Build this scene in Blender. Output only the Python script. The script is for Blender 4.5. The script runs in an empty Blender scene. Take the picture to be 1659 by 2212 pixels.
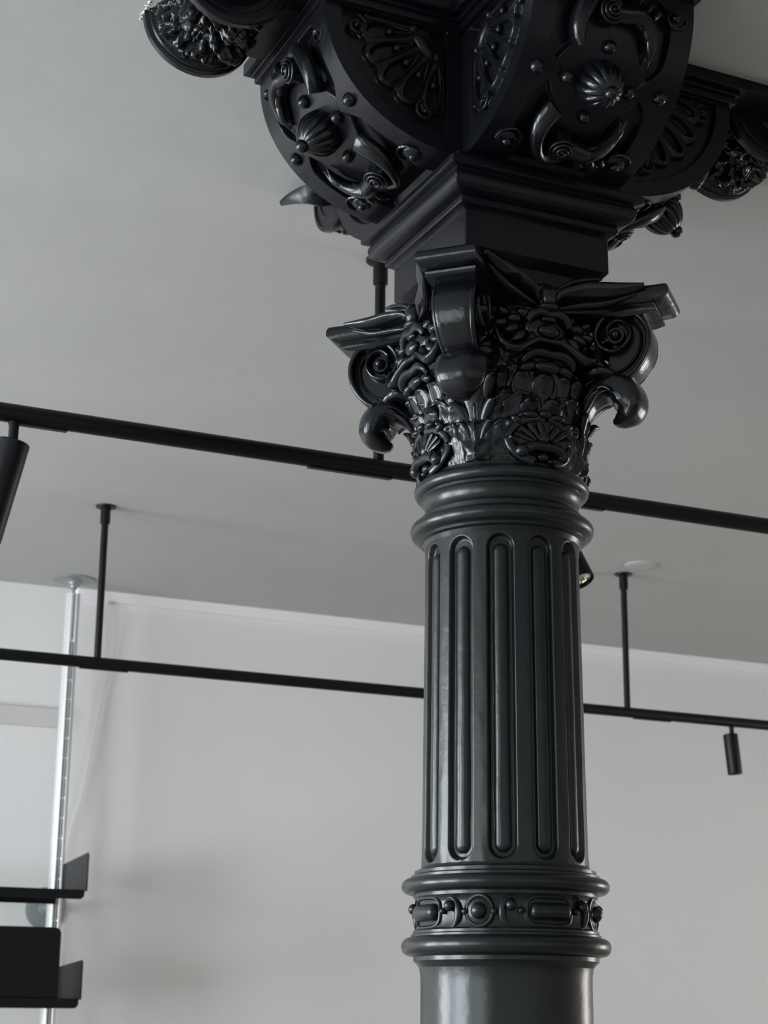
import bpy, math, random
import numpy as np
from mathutils import Vector, Matrix, noise
random.seed(7)
PI = math.pi
SC = bpy.context.scene
COL = SC.collection
EYE = 1.6            # eye height; all heights below are measured from the eye and lifted by this
D2R = PI / 180

# ------------------------------------------------------------------ camera
cam_d = bpy.data.cameras.new('camera')
cam = bpy.data.objects.new('camera', cam_d)
COL.objects.link(cam)
f_px, pit, roll, yaw = 3741.8, .28306, .009611, 1.13879
def w2(v):
    sy, cy = math.sin(yaw), math.cos(yaw)
    return Vector((v[0]*sy + v[1]*cy, -v[0]*cy + v[1]*sy, v[2]))
cp, sp, cr, sr = math.cos(pit), math.sin(pit), math.cos(roll), math.sin(roll)
cR = w2((cr, -sr*sp, sr*cp))
cU = w2((-sr, -cr*sp, cr*cp))
cF = w2((0, cp, sp))
cam.matrix_world = Matrix(((cR.x, cU.x, -cF.x, 0), (cR.y, cU.y, -cF.y, 0), (cR.z, cU.z, -cF.z, EYE), (0, 0, 0, 1)))
cam_d.sensor_fit = 'HORIZONTAL'
cam_d.sensor_width = 36
cam_d.lens = f_px / 1659 * 36
cam_d.clip_start = .05
cam_d.dof.use_dof = True
cam_d.dof.focus_distance = 3.35
cam_d.dof.aperture_fstop = 11
SC.camera = cam

# ------------------------------------------------------------------ world, exposure, window daylight
SC.view_settings.view_transform = 'Standard'
SC.view_settings.look = 'None'
SC.view_settings.gamma = 1
SC.view_settings.use_curve_mapping = False
SC.view_settings.exposure = 0.0
wd = bpy.data.worlds.new('world')
SC.world = wd
wd.use_nodes = True
wd.node_tree.nodes['Background'].inputs[0].default_value = (.62, .72, .85, 1)
wd.node_tree.nodes['Background'].inputs[1].default_value = .25

def area(name, loc, size_x, size_y, direction, power, color):
    l = bpy.data.lights.new(name, 'AREA')
    l.shape = 'RECTANGLE'; l.size = size_x; l.size_y = size_y
    l.energy = power; l.color = color
    o = bpy.data.objects.new(name, l); COL.objects.link(o)
    o.location = loc
    o.rotation_euler = Vector(direction).to_track_quat('-Z', 'Y').to_euler()
    return o
# daylight outside the left wall's tall windows and the right wall's window, all unseen
area('daylight_window_left', (-4.12, 5.9, 1.95), 2.0, 2.6, (1, 0, 0), 340, (.88, .95, 1))
area('daylight_window_left', (-4.12, 3.1, 1.95), 2.0, 2.6, (1, 0, 0), 270, (.86, .94, 1))
area('daylight_window_left', (-4.12, .1, 1.95), 2.0, 2.6, (1, 0, 0), 75, (.84, 1, .93))
area('daylight_window_right', (9.12, 4.4, 1.7), 1.6, 2.0, (-1, 0, 0), 105, (1, .93, .89))

# ------------------------------------------------------------------ helpers
def node_mat(name, color, rough=.5, metal=0, bump=0, bscale=40, var=0, vscale=3, color2=None, spec=.5, coat=0, bdist=.01):
    m = bpy.data.materials.new(name); m.use_nodes = True
    nt = m.node_tree; b = nt.nodes['Principled BSDF']
    b.inputs['Base Color'].default_value = (*color, 1)
    b.inputs['Roughness'].default_value = rough
    b.inputs['Metallic'].default_value = metal
    b.inputs['Specular IOR Level'].default_value = spec
    b.inputs['Coat Weight'].default_value = coat
    tc = nt.nodes.new('ShaderNodeTexCoord')
    if color2:
        n = nt.nodes.new('ShaderNodeTexNoise'); n.inputs['Scale'].default_value = vscale; n.inputs['Detail'].default_value = 5
        r = nt.nodes.new('ShaderNodeValToRGB')
        r.color_ramp.elements[0].position = .35; r.color_ramp.elements[0].color = (*color, 1)
        r.color_ramp.elements[1].position = .7; r.color_ramp.elements[1].color = (*color2, 1)
        nt.links.new(tc.outputs['Object'], n.inputs['Vector']); nt.links.new(n.outputs['Fac'], r.inputs['Fac'])
        nt.links.new(r.outputs['Color'], b.inputs['Base Color'])
    if bump:
        n = nt.nodes.new('ShaderNodeTexNoise'); n.inputs['Scale'].default_value = bscale; n.inputs['Detail'].default_value = 4
        bp = nt.nodes.new('ShaderNodeBump'); bp.inputs['Strength'].default_value = bump; bp.inputs['Distance'].default_value = bdist
        nt.links.new(tc.outputs['Object'], n.inputs['Vector']); nt.links.new(n.outputs['Fac'], bp.inputs['Height'])
        nt.links.new(bp.outputs['Normal'], b.inputs['Normal'])
    return m
IRON = node_mat('iron_gloss_paint', (.0046, .0052, .0082), .20, 0, .35, 45, color2=(.0060, .0070, .0095), vscale=6, spec=.45, bdist=.003)
IRON2 = node_mat('iron_gloss_paint_panel', (.0045, .0048, .0080), .28, 0, .26, 40, color2=(.0054, .0059, .0090), vscale=9, spec=.31, bdist=.003)
SHAFT = node_mat('iron_gloss_paint_shaft', (.0070, .0095, .0112), .28, 0, .22, 42, color2=(.0085, .0122, .0125), vscale=5, spec=.48, bdist=.003)
BLACK = node_mat('black_powder_coat', (.0030, .0030, .0045), .42, spec=.28)
SHELFM = node_mat('black_shelf_steel', (.0020, .0020, .0032), .40, spec=.32)
ALU = node_mat('satin_aluminium', (.74, .745, .75), .38, .45)
ALUD = node_mat('grey_aluminium', (.30, .325, .325), .42, .4)
SLOT = node_mat('dark_slot', (.03, .035, .04), .6)
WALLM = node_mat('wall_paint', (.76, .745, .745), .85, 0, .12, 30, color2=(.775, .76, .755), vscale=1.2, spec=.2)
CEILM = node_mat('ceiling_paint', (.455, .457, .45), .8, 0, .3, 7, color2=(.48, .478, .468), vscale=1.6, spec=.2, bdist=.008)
TRIMM = node_mat('trim_paint', (.90, .88, .90), .5, spec=.4)
FLOORM = node_mat('floor_boards', (.30, .27, .24), .5, 0, .1, 8, color2=(.36, .33, .29), vscale=2)
RAILM = node_mat('pale_rail_paint', (.62, .585, .585), .6)
WHITEP = node_mat('white_chipped_paint', (.85, .84, .85), .6)
REFL = node_mat('lamp_reflector', (.85, .82, .62), .12, .9)
CABLE = node_mat('pale_cable', (.55, .53, .50), .6)

class MB:
    def __init__(s): s.v = []; s.f = []; s.n = 0
    def add(s, verts, faces):
        b = s.n; s.v.extend([tuple(map(float, p)) for p in verts]); s.n += len(verts)
        s.f.extend([tuple(i + b for i in fc) for fc in faces])
    def grid(s, P, cu=False, cv=False, flip=False):
        P = np.asarray(P, float); n, m = P.shape[:2]
        fs = []
        for i in range(n if cu else n - 1):
            i2 = (i + 1) % n
            for j in range(m if cv else m - 1):
                j2 = (j + 1) % m
                q = (i*m + j, i2*m + j, i2*m + j2, i*m + j2)
                fs.append(q[::-1] if flip else q)
        s.add(P.reshape(-1, 3), fs)
    def box(s, x0, x1, y0, y1, z0, z1):
        vs = [(x, y, z) for z in (z0, z1) for y in (y0, y1) for x in (x0, x1)]
        s.add(vs, [(0, 2, 3, 1), (4, 5, 7, 6), (0, 1, 5, 4), (2, 6, 7, 3), (0, 4, 6, 2), (1, 3, 7, 5)])
    def build(s, name, mat, parent=None, angle=38, bevel=0, smooth=True):
        me = bpy.data.meshes.new(name); me.from_pydata(s.v, [], s.f); me.update()
        me.materials.append(mat)
        if smooth:
            me.polygons.foreach_set('use_smooth', [True]*len(me.polygons))
            me.set_sharp_from_angle(angle=angle*D2R)
        o = bpy.data.objects.new(name, me); COL.objects.link(o)
        if parent: o.parent = parent
        if bevel:
            md = o.modifiers.new('bevel', 'BEVEL'); md.width = bevel; md.segments = 3; md.limit_method = 'ANGLE'; md.angle_limit = 30*D2R
        return o
def smooth_path(pts, n):
    """Catmull-Rom through pts (rows may carry widths too), n samples."""
    p = np.asarray(pts, float)
    p = np.vstack([2*p[0] - p[1], p, 2*p[-1] - p[-2]])
    out = []
    segs = len(p) - 3
    for k in range(n):
        t = k/(n - 1)*segs; i = min(int(t), segs - 1); u = t - i
        a, b, c, d = p[i:i+4]
        out.append(.5*((2*b) + (c - a)*u + (2*a - 5*b + 4*c - d)*u*u + (3*b - a - 3*c + d)*u**3))
    return np.array(out)
def sweep(mb, path, lat=None, seg=12, power=1.0, n=None, flutes=0, fd=0):
    """path rows: x y z a b ; a = half width along the lateral, b = half thickness."""
    if n: path = smooth_path(path, n)
    P = path[:, :3]; a = np.maximum(path[:, 3], .0004); b = np.maximum(path[:, 4], .0004)
    T = np.gradient(P, axis=0); T /= np.linalg.norm(T, axis=1)[:, None] + 1e-12
    L = None; G = []
    for i in range(len(P)):
        if lat is not None:
            l = np.array(lat, float)
            if l.ndim > 1: l = l[i]
        else:
            l = L if L is not None else np.cross(T[i], (0.31, .22, .92))
        l = l - T[i]*np.dot(l, T[i]); l /= np.linalg.norm(l) + 1e-12; L = l
        nn = np.cross(T[i], l)
        ring = []
        for k in range(seg):
            t = 2*PI*k/seg; c, s_ = math.cos(t), math.sin(t)
            if power != 1: c, s_ = math.copysign(abs(c)**power, c), math.copysign(abs(s_)**power, s_)
            g = 1 + (fd*math.cos(flutes*t) if flutes else 0)
            ring.append(P[i] + l*a[i]*c*g + nn*b[i]*s_*g)
        G.append(ring)
    mb.grid(np.array(G), cv=True)
    m = seg; base = mb.n - len(P)*m
    mb.f.append(tuple(base + k for k in range(m)))
    mb.f.append(tuple(base + (len(P) - 1)*m + k for k in range(m))[::-1])
def ellipsoid(mb, c, r, M=None, nu=14, nv=20, ribs=0, rd=0):
    r = (r, r, r) if isinstance(r, (int, float)) else r
    G = []
    for i in range(nu + 1):
        ph = PI*i/nu; row = []
        for j in range(nv):
            th = 2*PI*j/nv
            k = 1 + (rd*(abs(math.sin(ribs*th/2))**.6 - 1)*math.sin(ph)**.7 if ribs else 0)
            p = Vector((r[0]*math.sin(ph)*math.cos(th)*k, r[1]*math.sin(ph)*math.sin(th)*k, r[2]*math.cos(ph)))
            if M: p = M @ p
            row.append((c[0] + p.x, c[1] + p.y, c[2] + p.z))
        G.append(row)
    mb.grid(np.array(G), cv=True, flip=True)
def lathe(mb, prof, n=96, rfun=None, cx=0, cy=0):
    G = []
    for (r, z) in prof:
        row = []
        for j in range(n):
            t = 2*PI*j/n; rr = r + (rfun(t, z, r) if rfun else 0)
            row.append((cx + rr*math.cos(t), cy + rr*math.sin(t), z))
        G.append(row)
    mb.grid(np.array(G), cv=True, flip=True)
def lathe_z(prof): return [(r, z + EYE) for r, z in prof]
def cyl(mb, p0, p1, r0, r1=None, n=24, cap=True):
    r1 = r0 if r1 is None else r1
    p0 = Vector(p0); p1 = Vector(p1); d = (p1 - p0).normalized()
    a = d.orthogonal().normalized(); b = d.cross(a)
    R0 = [p0 + (a*math.cos(2*PI*k/n) + b*math.sin(2*PI*k/n))*r0 for k in range(n)]
    R1 = [p1 + (a*math.cos(2*PI*k/n) + b*math.sin(2*PI*k/n))*r1 for k in range(n)]
    fs = [(k, (k + 1) % n, n + (k + 1) % n, n + k) for k in range(n)]
    if cap: fs += [tuple(range(n))[::-1], tuple(range(n, 2*n))]
    mb.add([tuple(p) for p in R0 + R1], fs)
def empty(name, loc, label, cat, group=None):
    o = bpy.data.objects.new(name, None); COL.objects.link(o); o.location = loc
    o.empty_display_size = .1
    o['label'] = label; o['category'] = cat
    if group: o['group'] = group
    return o
def tag(o, label, cat, group=None):
    o['label'] = label; o['category'] = cat
    if group: o['group'] = group
    return o
def struct(mb, name, mat, bevel=0):
    o = mb.build(name, mat, smooth=False, bevel=bevel); o['kind'] = 'structure'; return o
def rot_copy(o, k, parent):
    """a copy of a part and its sub-parts turned k quarter turns about the column axis"""
    c = o.copy(); COL.objects.link(c); c.parent = parent
    c.rotation_euler = (0, 0, o.rotation_euler.z + k*PI/2)
    for g in list(o.children):
        d = g.copy(); COL.objects.link(d); d.parent = c
    return c
def sstep(a, b, x):
    t = max(0., min(1., (x - a)/(b - a))); return t*t*(3 - 2*t)

# ------------------------------------------------------------------ room shell
CEIL = 2.0 + EYE
YB = 8.16
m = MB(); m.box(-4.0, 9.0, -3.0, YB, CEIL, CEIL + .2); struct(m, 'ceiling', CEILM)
m = MB(); m.box(-4.0, 9.0, -3.0, YB, -.2, 0); struct(m, 'floor', FLOORM)
m = MB(); m.box(-4.2, 9.2, YB, YB + .2, -.2, CEIL + .2); struct(m, 'wall_back', WALLM)
def wall_with_holes(name, axis, pos, thick, a0, a1, holes):
    """wall in the plane axis=pos with openings (lo, hi, z0, z1)"""
    m = MB()
    def put(lo, hi, z0, z1):
        if axis == 'x': m.box(min(pos, pos + thick), max(pos, pos + thick), lo, hi, z0, z1)
        else: m.box(lo, hi, min(pos, pos + thick), max(pos, pos + thick), z0, z1)
    cur = a0
    for lo, hi, z0, z1 in sorted(holes):
        put(cur, lo, -.2, CEIL + .2); put(lo, hi, -.2, z0); put(lo, hi, z1, CEIL + .2); cur = hi
    put(cur, a1, -.2, CEIL + .2)
    struct(m, name, WALLM)
def window(name, axis, pos, lo, hi, z0, z1):
    m = MB(); w = .06
    def put(a, b, c, d):
        if axis == 'x': m.box(pos - .03, pos + .03, a, b, c, d)
        else: m.box(a, b, pos - .03, pos + .03, c, d)
    put(lo, lo + w, z0, z1); put(hi - w, hi, z0, z1); put(lo + w, hi - w, z0, z0 + w); put(lo + w, hi - w, z1 - w, z1)
    mid = (lo + hi)/2; put(mid - .025, mid + .025, z0 + w, z1 - w)
    put(lo + w, mid - .025, z1 - .75, z1 - .7); put(mid + .025, hi - w, z1 - .75, z1 - .7)
    struct(m, name, TRIMM)
LW = [(-.9, 1.1, .65, 3.25), (2.1, 4.1, .65, 3.25), (4.9, 6.9, .65, 3.25)]
wall_with_holes('wall_left', 'x', -4.0, -.1, -3.2, YB, LW)
wall_with_holes('wall_front', 'y', -3.0, -.1, -4.0, 9.0, [])
wall_with_holes('wall_right', 'x', 9.0, .1, -3.2, YB, [(3.6, 5.2, .7, 2.7)])
for i, (lo, hi, z0, z1) in enumerate(LW): window('window_%d' % (i + 1), 'x', -4.05, lo, hi, z0, z1)
window('window_4', 'x', 9.05, 3.6, 5.2, .7, 2.7)
# cable channel trim along the top of the back wall, starting at the shelf pole
m = MB(); m.box(2.10, 9.0, YB - .040, YB, CEIL - .052, CEIL); struct(m, 'trim_1', TRIMM, bevel=.003)
m = MB(); m.box(-4.0, 9.0, YB - .02, YB, 0, .12); struct(m, 'baseboard_back', TRIMM)

# ------------------------------------------------------------------ the cast iron column
CX, CY = 1.640, 2.984
column = empty('cast_iron_column', (CX, CY, 0), 'ornate glossy black cast iron column with scrolled capital, holding four brackets under the ceiling', 'column')

# lower plain shaft with its foot
m = MB()
lathe(m, [(.0, 0), (.235, 0), (.235, .07), (.22, .085), (.228, .10), (.228, .13), (.205, .15), (.19, .165), (.196, .18), (.19, .195), (.172, .22)] +
      [(.172 - .0095*k/20, .22 + 1.43*k/20) for k in range(1, 21)] + [(.1625, 1.66), (.1632, 1.675), (.1655, 1.688)], 128)
m.build('lower_shaft', SHAFT, column)

# ring mouldings of the ornament band
m = MB()
def torus_prof(rc, zc, rr, zr, n=12, a0=-90, a1=90):
    return [(rc + rr*math.cos((a0 + (a1 - a0)*k/n)*D2R), zc + zr*math.sin((a0 + (a1 - a0)*k/n)*D2R)) for k in range(n + 1)]
prof = [(.1655, .088), (.1700, .0945), (.1765, .1000), (.1765, .1075), (.1800, .1085)] + torus_prof(.185, .1265, .0148, .0165) + \
       [(.1815, .1445), (.1815, .148), (.1775, .150), (.1775, .1545), (.172, .158), (.1695, .166), (.1692, .204), (.171, .2125), (.1765, .2175), (.1765, .2235)] + \
       torus_prof(.184, .2385, .0155, .0145) + [(.181, .2535), (.181, .258), (.1745, .261), (.1745, .267), (.164, .271), (.1615, .276)]
lathe(m, lathe_z(prof), 160)
band = m.build('collar_band', SHAFT, column)
def cylpt(th, r, z): return (r*math.cos(th*D2R), r*math.sin(th*D2R), z + EYE)
RB = .1695; ZB = .186
def band_path(pts, n, a, b, r=RB):
    return smooth_path([(*cylpt(t, r + (q[0] if q else 0), z), a, b) for t, z, *q in pts], n)
for c in (0, 90, 180, 270):
    m = MB()
    # pill shaped boss on its frame
    pl = []
    for k in range(41):
        t = -1 + 2*k/40; w = math.sqrt(max(0., 1 - max(0, (abs(t) - .72)/.28)**2))
        pl.append((*cylpt(c + t*14, RB + .001, ZB), .0155*w + .0005, .0135*w + .0005))
    sweep(m, np.array(pl), lat=(0, 0, 1), seg=16)
    m.build('pill_boss', SHAFT, band)
    m = MB()
    fr = []
    for k in range(57):
        a = 2*PI*k/56; ct, st = math.cos(a), math.sin(a)
        fr.append((*cylpt(c + 13.5*math.copysign(abs(ct)**.45, ct)*1.18, RB, ZB + .0265*math.copysign(abs(st)**.6, st)), .0035, .0045))
    sweep(m, np.array(fr), seg=8)
    m.build('pill_frame', SHAFT, band)
    for s in (-1, 1):
        m = MB()
        pts = [(c + s*(24 + 6.5*math.cos((50 + 22*k)*D2R)) , ZB + .0265*math.sin((-95 + 24*k)*D2R)) for k in range(9)]
        arc = []
        for k in range(13):
            a = (-100 + 200*k/12)*D2R
            arc.append((*cylpt(c + s*(24.2 + 6.8*math.cos(a)), RB + .001, ZB - .002 + .0275*math.sin(a)), .0025 + .0055*math.cos(a)**2, .0025 + .0055*math.cos(a)**2))
        sweep(m, np.array(arc), seg=10, lat=[np.array((-math.sin(c*D2R), math.cos(c*D2R), 0))]*13)
        ellipsoid(m, cylpt(c + s*25.3, RB + .0065, ZB + .010), .0105)
        ellipsoid(m, cylpt(c + s*19.3, RB + .004, ZB + .001), .0062)
        m.build('crescent_scroll', SHAFT, band)
for c in (45, 135, 225, 315):
    m = MB()
    rim = [(*cylpt(c + 8.6*math.cos(2*PI*k/32), RB + .001, ZB + .0285*math.sin(2*PI*k/32)), .004, .005) for k in range(33)]
    sweep(m, np.array(rim), seg=8)
    Mr = Matrix.Rotation(c*D2R, 3, 'Z')
    ellipsoid(m, cylpt(c, RB - .001, ZB), (.007, .026, .027), Mr)
    ellipsoid(m, cylpt(c, RB + .004, ZB), .0155)
    for s in (-1, 1): ellipsoid(m, cylpt(c + s*9.2, RB + .003, ZB - .001), .0068)
    m.build('roundel', SHAFT, band)

# fluted shaft: twelve round-ended flutes, each holding a raised bead
def pill(dth, z, z0, z1, wdeg, r):
    w = wdeg*D2R*r; x = dth*r
    dz = max(0, (z0 + w) - z, z - (z1 - w))
    return w - math.hypot(x, dz)           # >0 inside
def flute(t, z, r):
    zz = z - EYE
    d = (t/D2R + 15) % 30 - 15; d *= D2R
    wob = .0006*noise.noise(Vector((t*9, zz*14, 1)))
    o = pill(d, zz, .280, .903, 9.6, r); i = pill(d, zz, .292, .884, 5.9, r)
    h = -.0125*sstep(-.001, .0038, o)
    if i > -.001:
        w = 5.9*D2R*r
        h += .0105*math.sqrt(max(0, 1 - (1 - max(i, 0)/w)**2))*sstep(-.001, .001, i)
    return h + wob
zs = [.270 + .0018*k for k in range(27)] + [.320 + .018*k for k in range(30)] + [.858 + .0016*k for k in range(39)]
m = MB()
G = []
prof = [(.1617 - .0058*(z - .27)/.65, z) for z in zs] 
lathe(m, lathe_z(prof), 12*56, flute)
m.build('fluted_shaft', SHAFT, column, angle=60)

# neck rings between shaft and capital
m = MB()
prof = [(.154, .905), (.158, .9135), (.160, .918), (.1685, .9205), (.1685, .926), (.172, .9275)] + torus_prof(.1725, .9435, .0137, .0155) + \
       [(.1690, .960), (.1690, .9655), (.1640, .967), (.1640, .971), (.1575, .976), (.1555, .983), (.1560, .990), (.1585, .999), (.1635, 1.006), (.1665, 1.008), (.1665, 1.013)] + \
       torus_prof(.1665, 1.027, .0122, .0135) + [(.1650, 1.043), (.1650, 1.048), (.158, 1.052), (.150, 1.053)]
lathe(m, lathe_z(prof), 160)
m.build('neck_rings', SHAFT, column)

# ------------------------------------------------------------------ capital
def bell_r(z):
    k = np.interp(z, [1.04, 1.06, 1.10, 1.15, 1.20, 1.24, 1.28, 1.33, 1.37, 1.40], [.157, .163, .164, .164, .167, .172, .176, .180, .180, .170])
    return float(k)
def leaf_h(dth, z, z0, z1, W):
    """height of a lobed acanthus leaf standing on the bell; dth in radians"""
    if not z0 < z < z1 + .01: return 0.
    k = (z - z0)/(z1 - z0)
    x = dth*.17
    w = W*(.62 + .55*math.sin(PI*min(1, k*.9 + .08)) - .12*k)*(1 - .16*abs(math.sin(PI*k*3.5))) * math.sqrt(max(0, 1 - max(0, k - .8)**2/.04))
    e = sstep(-.002, .004, w - abs(x))
    rib = .0045*math.exp(-(x/.005)**2)
    vein = .0026*math.sin((k*3.5*2*PI) - abs(x)/W*4.2)
    return e*(.0085 + .004*math.cos(x/W*2.2) + rib + vein + .007*k*k)
def tier(d, zz, ze, amp, period, h):
    """one row of overlapping leaf tips: raised below a scalloped edge that rolls outwards"""
    e = ze + amp*(abs(math.cos(d*D2R*180/period)) - .6)
    body = sstep(e, e - .0035, zz)*sstep(e - .075, e - .030, zz)
    curl = math.exp(-((zz - e + .0065)/.0065)**2)*.0055*(.4 + .6*abs(math.cos(d*D2R*180/period)))
    furrow = .0022*math.cos(d*D2R*720/period)*sstep(e - .05, e - .01, zz)*sstep(e, e - .004, zz)
    return h*body + curl + furrow
def bell_disp(t, z, r):
    zz = z - EYE
    d4 = (t/D2R) % 90 - 45                # 0 on the diagonals
    d0 = (t/D2R + 45) % 90 - 45           # 0 on the faces
    h = max(tier(d0, zz, 1.148 - .010*(d0/22)**2, .010, 15, .011), tier(d0, zz, 1.196 - .012*(d0/22)**2, .012, 17, .010), tier(d0, zz, 1.240, .012, 19, .012))
    h = max(h, leaf_h(d4*D2R, zz, 1.048, 1.215, .036)*1.15)
    h += .0018*noise.noise(Vector((math.cos(t)*9, math.sin(t)*9, zz*42))) + .0009*noise.noise(Vector((math.cos(t)*22, math.sin(t)*22, zz*90)))
    return h
m = MB()
lathe(m, [(bell_r(z), z + EYE) for z in np.linspace(1.044, 1.402, 190)], 560, bell_disp)
capital = m.build('capital', IRON, column, angle=70)

def diag(k, d, lat, z):      # point in the plane of diagonal k: distance d, sideways lat
    a = (45 + 90*k)*D2R
    return (d*math.cos(a) - lat*math.sin(a), d*math.sin(a) + lat*math.cos(a), z + EYE)
dl = lambda k: np.array((-math.sin((45 + 90*k)*D2R), math.cos((45 + 90*k)*D2R), 0))
SPI = [(.165, 1.226), (.190, 1.226), (.218, 1.226), (.250, 1.232), (.283, 1.247), (.307, 1.273), (.320, 1.305), (.319, 1.340), (.300, 1.368), (.266, 1.3785),
       (.232, 1.368), (.214, 1.340), (.220, 1.312), (.243, 1.297), (.269, 1.304), (.284, 1.328), (.277, 1.352), (.257, 1.362), (.238, 1.350), (.238, 1.333)]
def catmull2(P, n): return smooth_path([(x, z, 0) for x, z in P], n)[:, :2]
sp2 = catmull2(SPI, 110)
VOL = []
for k in range(1):
    m = MB()
    # the rolled band
    L = len(sp2)
    hw = [float(np.interp(i/L, [0, .12, .30, .42, .50, .65, 1], [.018, .028, .038, .040, .044, .040, .036])) for i in range(L)]
    path = np.array([(*diag(k, x, 0, z), hw[i], .0065) for i, (x, z) in enumerate(sp2)])
    sweep(m, path, lat=dl(k), seg=16, power=.5)
    # raised lips on both edges
    for s in (-1, 1):
        path = np.array([(*diag(k, x, s*(hw[i] - .001), z),   .0058, .0062*(1 - .25*i/L)) for i, (x, z) in enumerate(sp2)])
        sweep(m, path, lat=dl(k), seg=8)
    # the web that closes the scroll, dished towards the eye
    for s in (-1, 1):
        G = []
        outer = [p for p in sp2[int(L*.10):int(L*.62)]]
        c = np.array((.2545, 1.331))
        for q in (1., .8, .6, .4, .2, .0):
            G.append([diag(k, c[0] + (p[0] - c[0])*q, s*(.021 + .003*(1 - q)), c[1] + (p[1] - c[1])*q) for p in outer])
        m.grid(np.array(G))
        # second lip that turns the band into a channel
        ln = np.array([(*diag(k, c[0] + (p[0] - c[0])*(.80 - .10*j/len(outer)), s*.0255, c[1] + (p[1] - c[1])*(.80 - .10*j/len(outer))), .0038, .0032) for j, p in enumerate(outer)])
        sweep(m, ln, lat=dl(k), seg=8)
        # eye: blunt stepped cone
        for (r0, h0, r1, h1) in ((.020, .018, .017, .034), (.013, .032, .009, .043)):
            p0 = diag(k, c[0], s*h0, c[1]); p1 = diag(k, c[0], s*h1, c[1])
            cyl(m, p0, p1, r0, r1, 24)
        ellipsoid(m, diag(k, c[0], s*.041, c[1]), .0095)
        # leaf sheath where the scroll leaves the bell
        for (a, b, w) in (((.168, 1.262), (.232, 1.258), .019), ((.176, 1.240), (.256, 1.244), .014), ((.168, 1.292), (.205, 1.290), .016), ((.160, 1.330), (.196, 1.325), .016)):
            pts = [(*diag(k, a[0] + (b[0] - a[0])*q, s*(.020 + .018*math.sin(PI*q)), a[1] + (b[1] - a[1])*q + .012*math.sin(PI*q)), w*math.sin(PI*(.12 + .8*q)) + .002, .010) for q in (0, .25, .5, .75, 1)]
            sweep(m, np.array(pts), n=16, seg=10)
    v0 = m.build('corner_volute', IRON, capital, angle=50)
    for j in range(1, 4): rot_copy(v0, j, capital)

# hooked leaves under the volutes
HOOK = [(.158, 1.060, .012, .008), (.166, 1.11, .016, .010), (.174, 1.160, .024, .013), (.190, 1.198, .034, .016), (.216, 1.222, .044, .022), (.245, 1.226, .050, .030),
        (.266, 1.212, .052, .034), (.274, 1.191, .050, .033), (.271, 1.174, .044, .027), (.260, 1.163, .032, .019), (.248, 1.158, .018, .013), (.238, 1.157, .006, .005)]
m = MB()
hk = smooth_path([(*diag(0, d, 0, z), a, b) for d, z, a, b in HOOK], 60)
sweep(m, hk, lat=dl(0), seg=28, power=.85, flutes=5, fd=.05)
for s in (-1, 1):
    for (d0, z0, d1, z1, o0, o1, w) in ((.176, 1.165, .222, 1.205, .018, .052, .013), (.172, 1.125, .196, 1.160, .014, .048, .012), (.205, 1.205, .246, 1.200, .036, .060, .013), (.17, 1.09, .183, 1.12, .010, .038, .010)):
        pts = [(*diag(0, d0 + (d1 - d0)*q, s*(o0 + (o1 - o0)*q), z0 + (z1 - z0)*q + .014*math.sin(PI*q*.9)), w*math.sin(PI*(.2 + .72*q)), .008*math.sin(PI*(.2 + .72*q))) for q in (0, .25, .5, .75, 1)]
        sweep(m, np.array(pts), lat=dl(0), n=14, seg=10)
h0 = m.build('hooked_leaf', IRON, capital, angle=60)
for j in range(1, 4): rot_copy(h0, j, capital)

# ornaments in the middle of each side (built on the side facing -Y, then turned)
def fp(s, z, n): return (s, -n, z + EYE)
def strokes(mb, pts, n=18, seg=10, mirror=True):
    """pts rows: s, z, depth, a, b"""
    for sg in ((-1, 1) if mirror else (1,)):
        sweep(mb, smooth_path([(*fp(sg*s, z, d), a, b) for s, z, d, a, b in pts], n), seg=seg)
def blob(mb, s, z, d, r, mirror=True, tilt=0):
    for sg in ((-1, 1) if mirror and abs(s) > 1e-6 else (1,)):
        ellipsoid(mb, fp(sg*s, z, d), (r[0], r[2], r[1]) if isinstance(r, tuple) else r, Matrix.Rotation(sg*tilt*D2R, 3, 'Y'))
m = MB()
# crown knob and brow
blob(m, 0, 1.386, .200, (.020, .026, .020)); blob(m, 0, 1.362, .204, (.025, .010, .018))
blob(m, 0, 1.404, .188, (.026, .016, .018))
# shield, brow rolls and side lobes of the cartouche
blob(m, 0, 1.322, .186, (.050, .034, .018)); blob(m, 0, 1.312, .204, (.026, .015, .012)); blob(m, 0, 1.336, .204, (.018, .007, .010))
strokes(m, [(0, 1.347, .204, .009, .009), (.022, 1.350, .206, .010, .010), (.040, 1.342, .204, .010, .010), (.048, 1.328, .200, .008, .008)], 18, 12)
for (sx, zz, w, h, tl) in ((.050, 1.344, .020, .011, -25), (.072, 1.332, .018, .011, 5), (.078, 1.310, .019, .011, 30), (.062, 1.296, .019, .012, 50), (.038, 1.292, .018, .010, 75), (.096, 1.345, .016, .009, -30), (.100, 1.320, .017, .010, 10), (.116, 1.300, .015, .009, 30)):
    blob(m, sx, zz, .196 - .22*sx*sx/.1*.6, (w, h, .013), tilt=tl)
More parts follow.
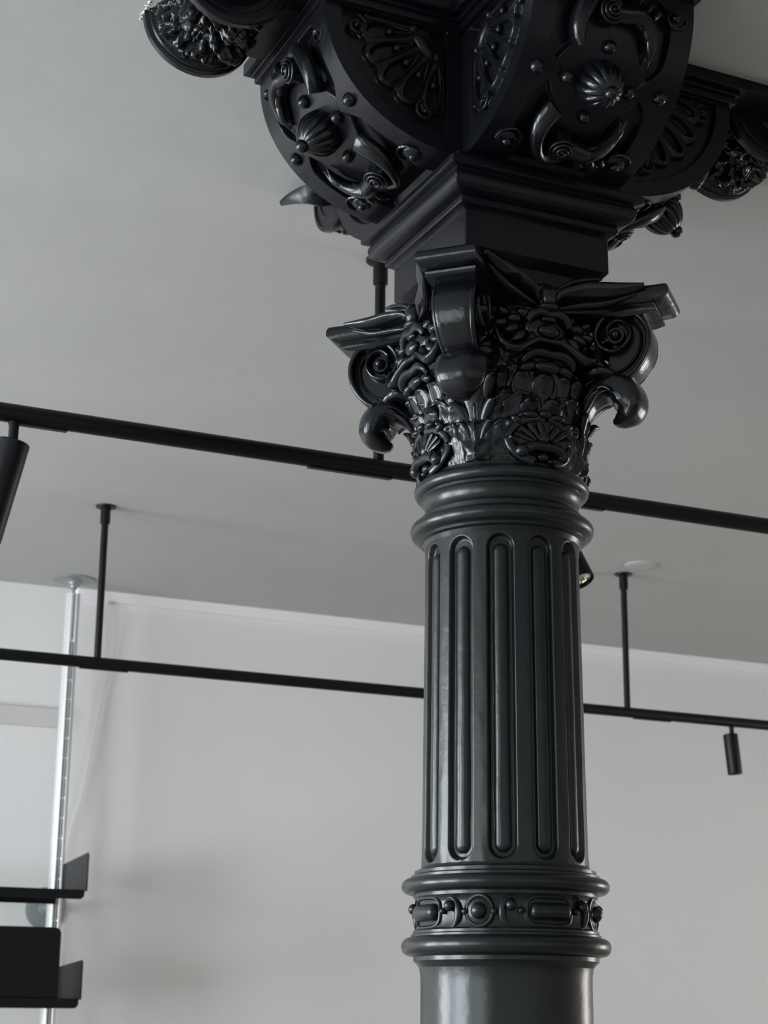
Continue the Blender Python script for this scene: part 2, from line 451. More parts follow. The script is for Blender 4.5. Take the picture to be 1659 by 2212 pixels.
# swag curving down between the scrolls
strokes(m, [(0, 1.290, .200, .009, .006), (.026, 1.289, .203, .010, .007), (.050, 1.276, .206, .012, .008), (.074, 1.262, .206, .014, .009), (.098, 1.263, .204, .013, .008), (.114, 1.280, .200, .010, .007), (.118, 1.300, .196, .006, .005)], 40, 14)
strokes(m, [(.0, 1.262, .200, .012, .008), (.030, 1.262, .202, .013, .009), (.050, 1.252, .200, .012, .008), (.058, 1.240, .196, .006, .005)], 24, 14)
blob(m, 0, 1.238, .196, (.030, .012, .012)); blob(m, .042, 1.236, .190, (.020, .010, .012), tilt=20)
m.build('side_cartouche', IRON, capital, angle=60)
c0 = bpy.data.objects['side_cartouche']
# leaf wings lying over the abacus
m = MB()
strokes(m, [(.016, 1.378, .196, .004, .004), (.036, 1.400, .204, .012, .008), (.080, 1.406, .208, .026, .011), (.125, 1.406, .236, .024, .011), (.180, 1.418, .278, .005, .004)], 30, 14)
strokes(m, [(.025, 1.366, .200, .003, .003), (.070, 1.376, .208, .010, .006), (.120, 1.382, .234, .010, .006), (.168, 1.402, .262, .003, .003)], 24, 10)
strokes(m, [(.030, 1.412, .186, .004, .004), (.060, 1.430, .192, .010, .007), (.095, 1.440, .200, .009, .006), (.125, 1.448, .206, .003, .003)], 20, 10)
c1 = m.build('leaf_wing', IRON, capital, angle=60)
# broad folded leaves rising beside the cartouche stalk
m = MB()
for (s, z, d, w, h, tl) in ((0, 1.205, .186, .026, .028, 0), (.050, 1.205, .178, .024, .030, 14), (.030, 1.160, .178, .024, .022, 6), (.078, 1.172, .160, .020, .028, 20), (.088, 1.215, .168, .018, .022, 28)):
    for sg in ((-1, 1) if s else (1,)):
        a0 = z - h; P = []
        for q in np.linspace(0, 1, 9):
            P.append((*fp(sg*(s - .012*(1 - q)*(1 if s else 0) + .004*math.sin(tl*D2R)), a0 + 2*h*q - .012*max(0, q - .75)*4*.6, d - .014 + .020*q**1.6), w*math.sin(PI*(.16 + .70*q)), .006 + .003*q))
        sweep(m, np.array(P), lat=(1, 0, 0), n=18, seg=12)
c2 = m.build('leaf_tongue', IRON, capital, angle=60)
# shell cup with two curled ends near the neck ring
m = MB()
def cyr(s): return math.sqrt(max(.0001, .171**2 - s*s))
for sg in (-1, 1):
    arc = [(*fp(sg*.070*math.cos(a), 1.092 + .046*math.sin(a), cyr(.070*math.cos(a)) + .002), .009 + .003*math.sin(a)**2, .006 + .004*max(0, math.sin(a))) for a in np.linspace(-.40*PI, .46*PI, 26)]
    sweep(m, np.array(arc), lat=(0, 0, 1), seg=12)
    # ribs of the shell fanning from the rolled ends to the rim
    for a in np.linspace(.10, .46, 4)*PI:
        rb = [(*fp(sg*.070*math.cos(a)*q, 1.074 + (.018 + .042*math.sin(a))*q, cyr(.06*math.cos(a)*q) + .004 + .003*math.sin(PI*q)), .003 + .005*q, .004) for q in np.linspace(.35, .9, 7)]
        sweep(m, np.array(rb), lat=(1, 0, 0), seg=8)
    # turned over leaf tips at the rim
    ellipsoid(m, fp(sg*.030, 1.140, cyr(.030) + .010), (.016, .010, .008)); ellipsoid(m, fp(sg*.058, 1.128, cyr(.058) + .009), (.013, .009, .008), Matrix.Rotation(-sg*30*D2R, 3, 'Y'))
ellipsoid(m, fp(0, 1.144, .182), (.014, .010, .009))
strokes(m, [(0, 1.076, .178, .012, .010), (.022, 1.076, .179, .011, .010), (.040, 1.070, .175, .011, .011)], 14, 14)
blob(m, .046, 1.066, .170, .0145); blob(m, 0, 1.098, .174, (.013, .016, .010)); blob(m, 0, 1.058, .168, (.014, .010, .012)); blob(m, .020, 1.052, .164, (.010, .007, .010))
c3 = m.build('shell_cup', IRON, capital, angle=60)
for o in (c0, c1, c2, c3):
    for j in range(1, 4): rot_copy(o, j, capital)

# abacus: four concave sides with cut corners
def abacus_ring(inset, z):
    pts = []
    for k in range(4):
        # corner k cut face then the concave side towards the corner k+1
        d = .368 - inset*1.15; l = .060 - inset*.35
        A = Vector(diag(k, d, -l, z)); B = Vector(diag(k, d, l, z))
        for q in (0, .25, .5, .75): pts.append(tuple(A.lerp(B, q)))
        C_ = Vector(diag(k + 1, d, -l, z))
        n = Vector((B.x + C_.x, B.y + C_.y, 0)).normalized()
        dep = .115
        for q in np.linspace(0, 1, 24)[:-1]:
            p = B.lerp(C_, q) - n*dep*(1 - abs(2*q - 1)**2.0)
            pts.append(tuple(p))
    return pts
m = MB()
prof = [(.0, 1.4205), (.0, 1.419)] + [(-.004 + .010*(1 - math.cos(a)), 1.4045 + .0145*math.sin(-a + PI/2)) for a in (0, .4, .8, 1.2, 1.57, 2.0, 2.4, 2.8, 3.14)]
prof = [(.15, 1.4205), (.004, 1.4205), (.0, 1.417), (-.002, 1.410), (-.002, 1.402), (.002, 1.396), (.008, 1.391), (.018, 1.388), (.026, 1.386), (.027, 1.382), (.024, 1.380), (.024, 1.374), (.030, 1.371), (.040, 1.366), (.15, 1.364)]
m.grid(np.array([abacus_ring(i, z) for i, z in prof]), cv=True)
ab = m.build('abacus', IRON, capital, angle=40)

# ------------------------------------------------------------------ impost block
m = MB()
prof = [(.12, 1.40), (.150, 1.40), (.150, 1.4655), (.168, 1.4845), (.168, 1.560), (.1745, 1.5665), (.182, 1.569), (.184, 1.572), (.184, 1.5815), (.1815, 1.584),
        (.186, 1.5855), (.196, 1.5875), (.205, 1.593), (.2105, 1.601), (.213, 1.611), (.212, 1.620), (.2085, 1.6245), (.2085, 1.629), (.217, 1.630), (.2225, 1.632), (.2245, 1.6345), (.2245, 1.645), (.222, 1.6475), (.203, 1.650), (.200, 1.654), (.200, 1.668), (.10, 1.669)]
G = []
for w, z in prof:
    c = .0022
    ring = []
    for sx, sy in ((1, -1), (1, 1), (-1, 1), (-1, -1)):
        if sx*sy < 0: ring += [(sx*(w - c), sy*w, z + EYE), (sx*w, sy*(w - c), z + EYE)]
        else: ring += [(sx*w, sy*(w - c), z + EYE), (sx*(w - c), sy*w, z + EYE)]
    # put straight runs in
    full = []
    for i in range(8):
        a = np.array(ring[i]); b = np.array(ring[(i + 1) % 8])
        nn = 12 if i % 2 else 1
        for q in range(nn): full.append(tuple(a + (b - a)*q/nn))
    G.append(full)
m.grid(np.array(G), cv=True, flip=True)
m.build('impost_block', IRON2, column, angle=32)

# ------------------------------------------------------------------ brackets
UC, ZC, EA, EB, HW = .19, 1.94, .297, .272, .18
def bs(th, t, h=0):
    """point on the rounded face (local x = outward, y = sideways), lifted by h"""
    a = th*D2R
    n = Vector((math.cos(a)/EA, 0, -math.sin(a)/EB)).normalized()
    return (UC + EA*math.cos(a) + n.x*h, t, ZC - EB*math.sin(a) + n.z*h + EYE)
def bn(th):
    a = th*D2R; return Vector((math.cos(a)/EA, 0, -math.sin(a)/EB)).normalized()
def face_h(th, t):
    # side lips, widened round the outer studs and at both ends; dished panel between
    edge = .128
    w1 = math.exp(-((th - 41)/6.5)**2)*.040
    w2 = sstep(70, 80, th)*.035 + sstep(10, 0, th)*.03
    lim = edge - max(w1, w2)
    inside = sstep(-.002, .0035, lim - abs(t)) * sstep(2, 4, th) * sstep(90, 86, th)
    # the cartouche field stays raised: a shield round the boss with waisted ends
    k = (th - 41)/30
    wl = .098 - .045*min(1.3, abs(k))**1.5 + .012*math.cos(k*5.5)
    loz = sstep(-.003, .004, wl - abs(t))*sstep(1.25, 1.12, abs(k))
    return -.0165*inside*(1 - loz*.80)
m = MB()
ths = np.linspace(0, 90, 260)
tt = np.linspace(-HW, HW, 260)
G = [[bs(th, t, face_h(th, t) if abs(t) < HW - .001 else 0) for t in tt] for th in ths]
G = [[(UC + EA, t, ZC + .022 + EYE) for t in tt]] + G + [[(.10, t, ZC - EB + EYE) for t in tt]]
m.grid(np.array(G), flip=True)
# side faces with the sunk shell fan
HX, HZ = .224, 1.932
def fan_h(u, z):
    e = math.sqrt(((u - UC)/(EA - .036))**2 + ((ZC - z)/(EB - .036))**2) if u > UC else (ZC - z)/(EB - .036)
    inp = sstep(1.003, .990, e)*sstep(.2135, .2165, u)*sstep(1.944, 1.941, z)
    if inp <= 0: return 0
    return -.014*inp
NU, NZ = 170, 120
for s in (-1, 1):
    G = []
    us = np.concatenate([np.linspace(.10, .212, 8), UC + EA*np.sin(np.linspace(math.asin((.2125 - UC)/EA), PI/2, NU))])
    for u in us:
        zb = ZC - EB*math.sqrt(max(0, 1 - max(0, (u - UC)/EA)**2))
        row = []
        for q in np.linspace(0, 1, NZ):
            z = zb + (ZC + .022 - zb)*q
            row.append((u, s*(HW + fan_h(u, z)), z + EYE))
        G.append(row)
    m.grid(np.array(G), flip=(s < 0))
bracket = m.build('bracket', IRON2, column, angle=50)
# the shell fan itself, on a polar grid so its ribs and scalloped rim run true
m = MB()
def fan_R(phi): return .190*(.93 + .07*abs(math.cos((phi/18 - .5)*PI))) * (1 + .05*math.sin(2*phi*D2R))
for s in (-1, 1):
    G = []
    for phi in np.linspace(-1.5, 91.5, 280):
        k = ((phi + .0) % 18) - 9; R = fan_R(phi); row = []
        for q in np.concatenate([np.linspace(.16, .93, 60), np.linspace(.94, 1.0, 8)]):
            rho = R*q
            tear = sstep(1.12, .80, math.hypot(k/(3.0 + 3.6*sstep(.4, .8, q)), (q - .66)/.25))
            h = -.0015 - .012*tear
            h += .0022*sstep(.0, .6, 1 - abs(abs(k) - 9)/3.2)*sstep(.3, .6, q)*-1
            h += .0022*math.exp(-((math.hypot(k/6.6, (q - .66)/.27) - 1)/.12)**2)
            h -= .012*sstep(.955, 1.0, q)
            row.append((HX + rho*math.cos(phi*D2R), s*(HW + h), HZ - rho*math.sin(phi*D2R) + EYE))
        G.append(row)
    m.grid(np.array(G), flip=(s < 0))
m.build('shell_fan', IRON2, bracket, angle=70)
# shell details: curled ends and round beads at the petals
m = MB()
for s in (-1, 1):
    def sp_(u, z, h): return (u, s*(HW + h), z + EYE)
    for (u, z, r, sg) in ((.416, 1.908, .024, 1), (.262, 1.752, .022, -1)):
        pts = []
        for k in range(30):
            a = k/29*2.6*PI; rr = r*(1 - .80*k/29)
            pts.append((*sp_(u + sg*rr*math.cos(a + PI*.5), z + rr*math.sin(a + PI*.5), -.004), .0035, .0045))
        sweep(m, np.array(pts), lat=(0, 1, 0), seg=8)
        ellipsoid(m, sp_(u, z, -.004), (.006, .007, .006))
    for ph, r in ((9, .118), (27, .112), (45, .112), (63, .112), (81, .118)):
        ellipsoid(m, sp_(HX + r*math.cos(ph*D2R), HZ - r*math.sin(ph*D2R), -.007), (.0085, .007, .0085))
        sweep(m, np.array([(*sp_(HX + r_*math.cos(ph*D2R), HZ - r_*math.sin(ph*D2R), -.008), .0045, .0045) for r_ in (.055, .075, .095, r)]), seg=8)
    for (u, z) in ((.289, 1.932), (.237, 1.880)):
        ellipsoid(m, sp_(u, z, -.004), (.010, .008, .010))
    ellipsoid(m, sp_(.265, 1.897, -.004), (.034, .011, .015), Matrix.Rotation(-45*D2R, 3, 'Y'))
m.build('shell_bead', IRON2, bracket, angle=60)
# melon boss
def frame_at(th):
    n = bn(th); y = Vector((0, 1, 0)); x = y.cross(n)
    return Matrix((x, y, n)).transposed()
m = MB()
Mf = frame_at(42)
ellipsoid(m, bs(42, 0, .008), (.049, .048, .056), Mf, 40, 156, 13, .13)
kn = bs(42, 0, .066)
ellipsoid(m, kn, (.015, .015, .014), Mf)
ellipsoid(m, bs(42, 0, .058), (.012, .012, .010), Mf)
m.build('melon_boss', IRON, bracket, angle=70)
# round studs
for th, t, r in ((27.3, 0, .0145), (56.5, 0, .0135), (42.5, .069, .0145), (42.5, -.069, .0145), (41.5, .140, .0155), (41.5, -.140, .0155)):
    m = MB(); M2 = frame_at(th)
    ellipsoid(m, bs(th, t, -.001), (r*1.0, r*1.0, r*1.15), M2)
    m.build('round_stud', IRON, bracket)
# half roundels low down and at the top corners
for sg in (-1, 1):
    m = MB(); th0, t0 = 75, sg*.126
    arc = [(*bs(th0 + 5.2*math.sin(a) - 1, t0 + .026*math.cos(a), .001), .0035, .005) for a in np.linspace(PI*.95, 2.05*PI, 20)]
    sweep(m, np.array(arc), seg=8)
    ellipsoid(m, bs(th0, t0, -.002), (.022, .024, .008), frame_at(th0)); ellipsoid(m, bs(th0 + .5, t0, .004), .0095)
    m.build('lower_roundel', IRON, bracket)
    m = MB(); th0, t0 = 9, sg*.136
    pts = [(*bs(th0 + (.026*(1 - k/34))/.29/D2R*math.sin(k/29*2.4*PI), t0 + .026*(1 - k/34)*math.cos(k/29*2.4*PI), .0), .004, .005) for k in range(30)]
    sweep(m, np.array(pts), seg=8)
    ellipsoid(m, bs(th0, t0, .002), .009)
    m.build('upper_roundel', IRON, bracket)
# strapwork scrolls above and below the boss; sgn mirrors them
def bpath(pts, n): return smooth_path([(*bs(th, t, h), a, b) for th, t, h, a, b in pts], n)
def scroll_set(sgn):
    out = []
    for (te, dirn) in ((14.5, -1), (70, 1)):
        m = MB()
        e = -.020*sgn
        # spiral eye: stub drum with rolled rim standing off the face
        M2 = frame_at(te)
        c = bs(te, e, .010)
        for k in range(3):
            r = .024 - .007*k
            ring = []
            for j in range(25):
                a = 2*PI*j/24; p = Vector((r*math.cos(a), r*math.sin(a), .014 + .004*k)); p = M2 @ p
                ring.append((c[0] + p.x, c[1] + p.y, c[2] + p.z, .0035, .0035))
            sweep(m, np.array(ring), seg=8)
        p0 = Vector(c) - bn(te)*.012; p1 = Vector(c) + bn(te)*.014
        cyl(m, p0, p1, .028, .024, 28)
        ellipsoid(m, tuple(Vector(c) + bn(te)*.018), .007)
        # strap curling from the eye to one side
        pts = [(te + dirn*5.6, e + .016*sgn, .006, .008, .014), (te + dirn*6.6, e - .012*sgn, .010, .010, .018), (te + dirn*3.5, e - .038*sgn, .012, .012, .021), (te - dirn*2.5, e - .056*sgn, .010, .016, .020),
               (te - dirn*8, e - .062*sgn, .010, .019, .016), (te - dirn*12.5, e - .058*sgn, .010, .020, .012), (te - dirn*15.5, e - .052*sgn, .012, .019, .007)]
        sweep(m, bpath(pts, 40), seg=14, power=.8)
        out.append(m.build('scroll_strap', IRON, bracket if sgn == 1 else None, angle=60))
        # leafy tube on the other side
        m = MB()
        pts = [(te, e + .012*sgn, .012, .021, .020), (te + dirn*.5, e + .038*sgn, .016, .020, .020), (te + dirn*.8, e + .060*sgn, .016, .024, .019), (te - dirn*2, e + .084*sgn, .012, .025, .015), (te - dirn*7, e + .100*sgn, .008, .022, .011), (te - dirn*12, e + .104*sgn, .006, .017, .008), (te - dirn*16, e + .100*sgn, .002, .005, .003)]
        sweep(m, bpath(pts, 44), seg=16, flutes=5, fd=.07)
        for (dt, tt_, w) in ((3, .050, .011), (5.5, .072, .011), (3.5, .092, .010), (-3, .058, .010), (-7, .080, .010), (-11, .088, .009), (7.5, .050, .008)):
            pp = [(te + dirn*dt*.4, e + tt_*sgn, .018, w, w*.8), (te + dirn*dt, e + (tt_ + .012)*sgn, .016, w, w*.8), (te + dirn*dt*1.5, e + (tt_ + .020)*sgn, .006, w*.3, w*.3)]
            sweep(m, bpath(pp, 8), seg=8)
        ellipsoid(m, bs(te + dirn*8, e + .070*sgn, .006), .009)
        out.append(m.build('scroll_leaf', IRON, bracket if sgn == 1 else None, angle=60))
    return out
setA = scroll_set(1)
# cornice strip over the bracket
m = MB()
def arm(w0, w1, u0, u1, z0, z1):
    m.box(u0, u1, -w0, w0, z0 + EYE, z1 + EYE)
m.box(.10, .497, -.192, .192, 1.9455 + EYE, 1.962 + EYE)
m.box(.10, .503, -.200, .200, 1.9625 + EYE, 1.972 + EYE)
m.box(.10, .515, -.215, .215, 1.9725 + EYE, 2.0 + EYE)
m.box(.51, .56, -.10, .10, 1.950 + EYE, 2.0 + EYE)
m.build('ceiling_slab', IRON2, bracket, angle=30, bevel=.0015)
# bolster: ribbed and leafy drum hanging at the end of the bracket
def bolster_r(t):
    a = abs(t)
    return float(np.interp(a, [0, .040, .070, .084, .0865, .090, .097, .0985, .112, .115], [.093, .096, .101, .103, .112, .113, .113, .1200, .1200, .1175]))
m = MB()
G = []
for t in np.concatenate([[-.1149], np.linspace(-.115, .115, 150)]):
    row = []
    for a in np.linspace(0, PI, 130):
        r = bolster_r(t)
        if abs(t) < .083:
            p = Vector((math.cos(a)*3.2, t*30, math.sin(a)*3.2))
            q = noise.noise(p*1.0); q2 = noise.noise(p*2.3 + Vector((5, 1, 2)))
            r += (.026*min(1, abs(q)*2.2) + .008*min(1, abs(q2)*2.2) - .012)*sstep(.083, .070, abs(t))
        row.append((.656 + r*math.cos(a), t, 2.0 - r*math.sin(a)*.985 + EYE))
    G.append(row)
m.grid(np.array(G), flip=False)
bol = m.build('bolster', IRON, bracket, angle=55)
m = MB()
for s in (-1, 1):
    G = []
    for r, h in ((.1175, .115), (.108, .1165), (.106, .112), (.094, .112), (.092, .114), (.080, .1145), (.078, .1115), (.040, .1115), (.036, .116), (.0, .118)):
        G.append([(.656 + r*math.cos(a), s*h, 2.0 - r*math.sin(a)*.985 + EYE) for a in np.linspace(0, PI, 48)])
    m.grid(np.array(G), flip=(s > 0))
    # leaf tip standing off one end against the ceiling
    if s < 0: continue
    pts = [(.640, s*.110, 1.966 + EYE, .024, .020), (.650, s*.140, 1.962 + EYE, .032, .028), (.662, s*.170, 1.966 + EYE, .028, .028), (.700, s*.196, 1.968 + EYE, .018, .018), (.742, s*.212, 1.968 + EYE, .008, .008), (.750, s*.214, 1.968 + EYE, .001, .001)]
    sweep(m, np.array(pts), n=20, seg=12, flutes=4, fd=.12)
    pts = [(.60, s*.116, 1.975 + EYE, .014, .010), (.60, s*.145, 1.968 + EYE, .018, .012), (.625, s*.172, 1.960 + EYE, .012, .010), (.650, s*.176, 1.950 + EYE, .004, .004)]
    sweep(m, np.array(pts), n=20, seg=12, flutes=4, fd=.12)
m.build('bolster_end', IRON2, bracket, angle=40)

# chips of white ceiling paint where the casting meets the plaster
rnd = random.Random(3)
m = MB()
for i in range(22):
    a = rnd.random()
    if i < 12: u, t = .656 + .121*math.cos(a*.25), -.04 - .10*a
    elif i < 18: u, t = .60 + .12*a, rnd.choice((-1, 1))*(.118 + .03*rnd.random())
    else: u, t = .12 + .37*a, rnd.choice((-1, 1))*.2165
    ellipsoid(m, (u, t, 1.9985 + EYE), (.003 + .005*rnd.random(), .0012 + .0016*rnd.random(), .0012), Matrix.Rotation(rnd.random()*3, 3, 'Z'), 6, 9)
o = m.build('paint_chip', WHITEP, bracket); o['label'] = 'chips of white ceiling paint'; o['kind'] = 'stuff'

def bracket_copy(k, mirrored_scrolls):
    c = bracket.copy(); COL.objects.link(c); c.parent = column
    c.rotation_euler = (0, 0, k*PI/2)
    for g in list(bracket.children):
        if g in setA and mirrored_scrolls: continue
        d = g.copy(); COL.objects.link(d); d.parent = c
    return c
ORD = {1: bracket_copy(1, True), 2: bracket_copy(2, True), 3: bracket_copy(3, False)}   # 0:+X 1:+Y 2:-X 3:-Y
setB = scroll_set(-1)
for o in setB:
    d = o.copy(); COL.objects.link(d); d.parent = ORD[1]
    o.parent = ORD[2]
# the slab over the right arm runs on past its drum
m = MB(); m.box(.515, .80, -.215, .215, 1.9725 + EYE, 2.0 + EYE); m.build('ceiling_slab', IRON2, bracket, bevel=.0015)

# ------------------------------------------------------------------ track light bars
def track_bar(y, z, xs, x0, x1, label, inserts):
    e = empty('track_light_bar', (xs[0], y, z + EYE), label, 'lighting track', 'suspended black lighting tracks')
    ox, oy, oz = xs[0], y, z + EYE
    m = MB(); cyl(m, (x0 - ox, 0, 0), (x1 - ox, 0, 0), .0235, n=28)
    m.build('bar', BLACK, e)
    for (a, b) in inserts:
        m = MB(); m.box(a - ox, b - ox, -.0085, .0085, -.0275, -.018); m.build('track_insert', BLACK, e, bevel=.001)
    for x in xs:
        m = MB(); cyl(m, (x - ox, 0, .020), (x - ox, 0, 2.0 - z - .01), .0145, n=20)
        rod = m.build('hanger_rod', BLACK, e)
        m = MB(); lathe(m, [(.0, 2.0 - z - .075), (.0185, 2.0 - z - .075), (.0205, 2.0 - z - .073), (.0205, 2.0 - z - .010), (.039, 2.0 - z - .008), (.041, 2.0 - z - .005), (.041, 2.0 - z), (0, 2.0 - z)], 28, cx=x - ox)
        m.build('ceiling_flange', BLACK, rod)
    return e
track_bar(3.99, 1.397, [1.822, 4.32, -.68], -2.5, 7.5, 'thicker nearer black tube lighting track passing behind the column, bearing two spotlights', [(.86, .98), (1.62, 1.86), (2.42, 2.52)])
track_bar(6.68, 1.3455, [1.822, 4.318, -.68, 6.82], -2.5, 8.2, 'thinner farther black tube lighting track in front of the back wall', [(1.75, 1.95), (4.35, 4.55)])

def spot(base, stem_top, axis_up, r, length, label, stem_r=.011):
    """base = centre of the mouth, axis_up = unit direction from mouth to back"""
    base = Vector(base); ax = Vector(axis_up).normalized()
    top = base + ax*length
    e = empty('spotlight', base, label, 'spotlight', 'cylindrical track spotlights')
    q = ax.to_track_quat('Z', 'Y').to_matrix()
    m = MB()
    prof = [(0, length), (r - .003, length), (r, length - .003), (r, .003), (r - .001, 0), (r - .004, 0), (r - .0045, .004), (r - .0045, .028), (0, .030)]
    lathe(m, prof, 40)
    m.v = [tuple(q @ Vector(v)) for v in m.v]
    m.build('lamp_body', BLACK, e, angle=30)
    m = MB()
    lathe(m, [(r - .006, .010), (r*.80, .016), (r*.55, .026), (r*.25, .0285), (0, .029)], 40, lambda t, z, rr: .0010*math.cos(12*t) if rr > .005 else 0)
    m.v = [tuple(q @ Vector(v)) for v in m.v]
    m.build('reflector', REFL, e)
    m = MB()
    st = Vector(stem_top) - base; j = ax*(length - .012)
    cyl(m, st, (st.x, st.y, (ax*length).z + .002), stem_r, n=16)
    cyl(m, (st.x, st.y, (ax*length).z + .012), j, stem_r*.9, stem_r*.9, 16)
    cyl(m, st + Vector((0, 0, .0)), st + Vector((0, 0, -.006)), stem_r*1.15, n=16)
    m.build('stem', BLACK, e)
    return e
# left near spot
ax = Vector((.20, .12, .96)).normalized()
spot((.805, 4.020, 1.082 + EYE), (.849, 3.99, 1.375 + EYE), (.047, -.030, .243), .0395, .250, 'larger black spotlight cut off at the left picture edge, tilted on the nearer track', .0125)
spot((2.405, 3.93, 1.140 + EYE), (2.375, 3.99, 1.375 + EYE), (-.035, .085, .17), .0385, .20, 'black spotlight with open mouth half hidden behind the column shaft')
spot((4.898, 6.675, 1.100 + EYE), (4.893, 6.68, 1.322 + EYE), (-.012, .008, .19), .0345, .188, 'small closed black spotlight hanging from the farther track at right')

# ------------------------------------------------------------------ ceiling fitting
m = MB(); lathe(m, [(.0, CEIL), (.075, CEIL), (.074, CEIL - .006), (.060, CEIL - .011), (.040, CEIL - .010), (0, CEIL - .009)], 40)
o = m.build('round_plate', CEILM); o.data.transform(Matrix.Translation((4.30, 6.50, 0)))
tag(o, 'faint round plate painted into the ceiling behind the right hanger rod', 'ceiling plate')

# ------------------------------------------------------------------ shelving
PX, PY = 2.035, 7.96
pole = empty('shelf_pole', (PX, PY, 0), 'bright aluminium slotted shelf pole braced between floor and ceiling', 'shelf pole')
m = MB(); G = []
ptop = 1.925 + EYE
def pole_r(a):
    # rounded profile with a sunk channel facing the room
    d = math.atan2(math.sin(a + PI/2), math.cos(a + PI/2))
    return .034 - .004*(1 if abs(d) < .30 else 0) - .002*(1 if abs(abs(d) - .75) < .06 else 0)
for z in (.03, ptop):
    G.append([((pole_r(2*PI*k/96))*math.cos(2*PI*k/96), (pole_r(2*PI*k/96))*math.sin(2*PI*k/96), z) for k in range(96)])
m.grid(np.array(G), cv=True, flip=True); m.f.append(tuple(range(96))[::-1]); m.f.append(tuple(range(96, 192)))
m.build('upright', ALU, pole, angle=25)
m = MB()
m.box(-.0016, .0016, -.0312, -.0300, 1.70 + EYE, 1.92 + EYE)
z = 1.690 + EYE
while z > .2:
    for x in (-.0085, .0085):
        m.box(x - .0038, x + .0038, -.0312, -.028, z - .090, z - .004)
    z -= .092
m.build('slot', SLOT, pole, smooth=False)['kind'] = 'stuff'
m = MB(); lathe(m, [(0, CEIL), (.100, CEIL), (.1005, CEIL - .004), (.098, CEIL - .007), (.045, CEIL - .010), (.040, CEIL - .016), (.032, CEIL - .019), (.030, CEIL - .030), (.022, CEIL - .034), (.018, CEIL - .046), (.009, CEIL - .052), (.0075, ptop + .004), (.0075, ptop), (0, ptop)], 48)
m.build('ceiling_pad', ALUD, pole, angle=30)
m = MB(); lathe(m, [(0, 0), (.05, 0), (.05, .012), (.012, .03), (.012, .05), (0, .05)], 32); m.build('foot', ALUD, pole)
m = MB()
for (r, h) in ((.098, .0), (.098, .006), (.094, .008), (.036, .010), (.034, .020), (.020, .024), (.018, .16), (0, .17)):
    pass
prof = [(.098, 0), (.098, .006), (.094, .008), (.037, .010), (.034, .022), (.020, .026), (.016, .17), (0, .17)]
G = [[(r*math.cos(2*PI*k/48) + .012, YB - PY - h, r*math.sin(2*PI*k/48) + .465 + EYE) for k in range(48)] for r, h in prof]
m.grid(np.array(G), cv=True, flip=False)
for a in (PI, 0): ellipsoid(m, (.012 + .076*math.cos(a), YB - PY - .008, .465 + EYE), .004)
m.build('wall_mount', ALUD, pole, angle=30)

def shelf(x0, x1, y0, y1, z, hs, hl, label):
    """x0..x1 wide, y0 front, y1 back, tray top at z, hs side height, hl lip height"""
    e = empty('steel_shelf', (x1, y1, z), label, 'shelf', 'black steel wall shelves')
    m = MB(); m.box(x0 - x1, -.006, y0 - y1, 0, -.004, 0); m.build('tray', SHELFM, e)
    # front lip: rounded lower corner at the right end
    m = MB()
    r = .022; pts = [(x0 - x1, 0), (x0 - x1, -hl)]
    for k in range(9):
        a = -PI/2 + PI/2*k/8; pts.append((-.012 - r + r*math.cos(a), -hl + r + r*math.sin(a)))
    pts.append((-.012, 0))
    n = len(pts)
    m.add([(x, y0 - y1 - .004, zz) for x, zz in pts] + [(x, y0 - y1, zz) for x, zz in pts], [tuple(range(n)), tuple(range(n, 2*n))[::-1]] + [(i, n + i, n + (i + 1) % n, (i + 1) % n) for i in range(n)])
    m.build('front_lip', SHELFM, e, smooth=False)
    m = MB(); m.box(x0 - x1, -.03, -.012, -.006, -.040, -.0045); m.build('rear_flange', SHELFM, e)
    # right side plate, a little deeper at the front
    m = MB()
    pts = [(y0 - y1 - .004, -.004), (0, -.004), (0, hs*.86), (y0 - y1 + .006, hs), (y0 - y1 - .004, hs - .010)]
    n = len(pts)
    m.add([(-.0055, y, zz) for y, zz in pts] + [(0, y, zz) for y, zz in pts], [tuple(range(n))[::-1], tuple(range(n, 2*n))] + [(i, (i + 1) % n, n + (i + 1) % n, n + i) for i in range(n)])
    m.build('side_plate', SHELFM, e, smooth=False)
    return e
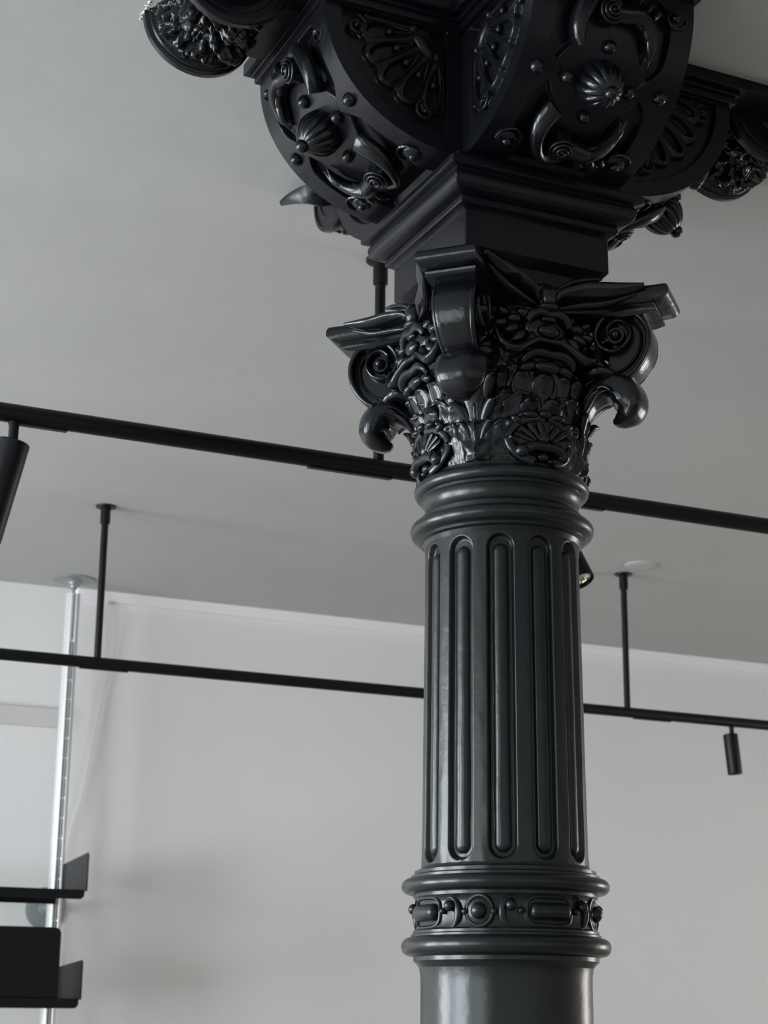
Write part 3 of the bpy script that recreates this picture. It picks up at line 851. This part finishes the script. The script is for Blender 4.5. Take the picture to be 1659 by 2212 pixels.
shelf(1.10, 2.058, 7.50, 7.918, .512 + EYE, .160, .040, 'upper black steel shelf with grey upright side plate on the aluminium pole')
shelf(1.10, 2.058, 7.50, 7.918, .058 + EYE, .160, .040, 'lower black steel shelf bearing the black rounded box')
# black box with rounded corners on the lower shelf
m = MB()
r = .028; x0, x1, z0, z1 = 1.45, 1.962, .0585 + EYE, .352 + EYE
pts = [(x0, z0), (x1, z0)]
for k in range(9):
    a = PI/2*k/8; pts.append((x1 - r + r*math.cos(a), z1 - r + r*math.sin(a)))
for k in range(9):
    a = PI/2 + PI/2*k/8; pts.append((x0 + r + r*math.cos(a), z1 - r + r*math.sin(a)))
n = len(pts)
m.add([(x, 7.52, z) for x, z in pts] + [(x, 7.76, z) for x, z in pts], [tuple(range(n)), tuple(range(n, 2*n))[::-1]] + [(i, n + i, n + (i + 1) % n, (i + 1) % n) for i in range(n)])
o = m.build('storage_box', SHELFM, smooth=False, bevel=.004); tag(o, 'plain black box with rounded upper corner standing on the lower shelf', 'box')
# pale rail on the wall behind the pole
m = MB(); m.box(.2, 2.055, YB - .03, YB, 1.308 + EYE, 1.400 + EYE)
o = m.build('wall_rail', RAILM, smooth=False, bevel=.006); tag(o, 'pale pinkish horizontal rail on the wall, ending behind the aluminium pole', 'rail')
# thin cable dropping from the trim
m = MB()
pts = [(2.262, 8.125, 1.943), (2.285, 8.13, 1.91), (2.305, 8.14, 1.80), (2.298, 8.145, 1.68), (2.262, 8.145, 1.50), (2.225, 8.145, 1.25), (2.185, 8.145, 1.0), (2.135, 8.145, .80), (2.11, 8.14, .60), (2.10, 8.14, .2), (2.10, 8.14, -1.5)]
sweep(m, np.array([(x, y, z + EYE, .0022, .0022) for x, y, z in pts]), n=90, seg=8)
m.box(2.250, 2.276, 8.112, 8.150, 1.938 + EYE, 1.948 + EYE)
o = m.build('thin_cable', CABLE); tag(o, 'thin pale cable drooping from the white trim beside the pole', 'cable')

# ------------------------------------------------------------------ render-independent settings
SC.cycles.max_bounces = 8
SC.cycles.diffuse_bounces = 5
SC.cycles.use_denoising = True
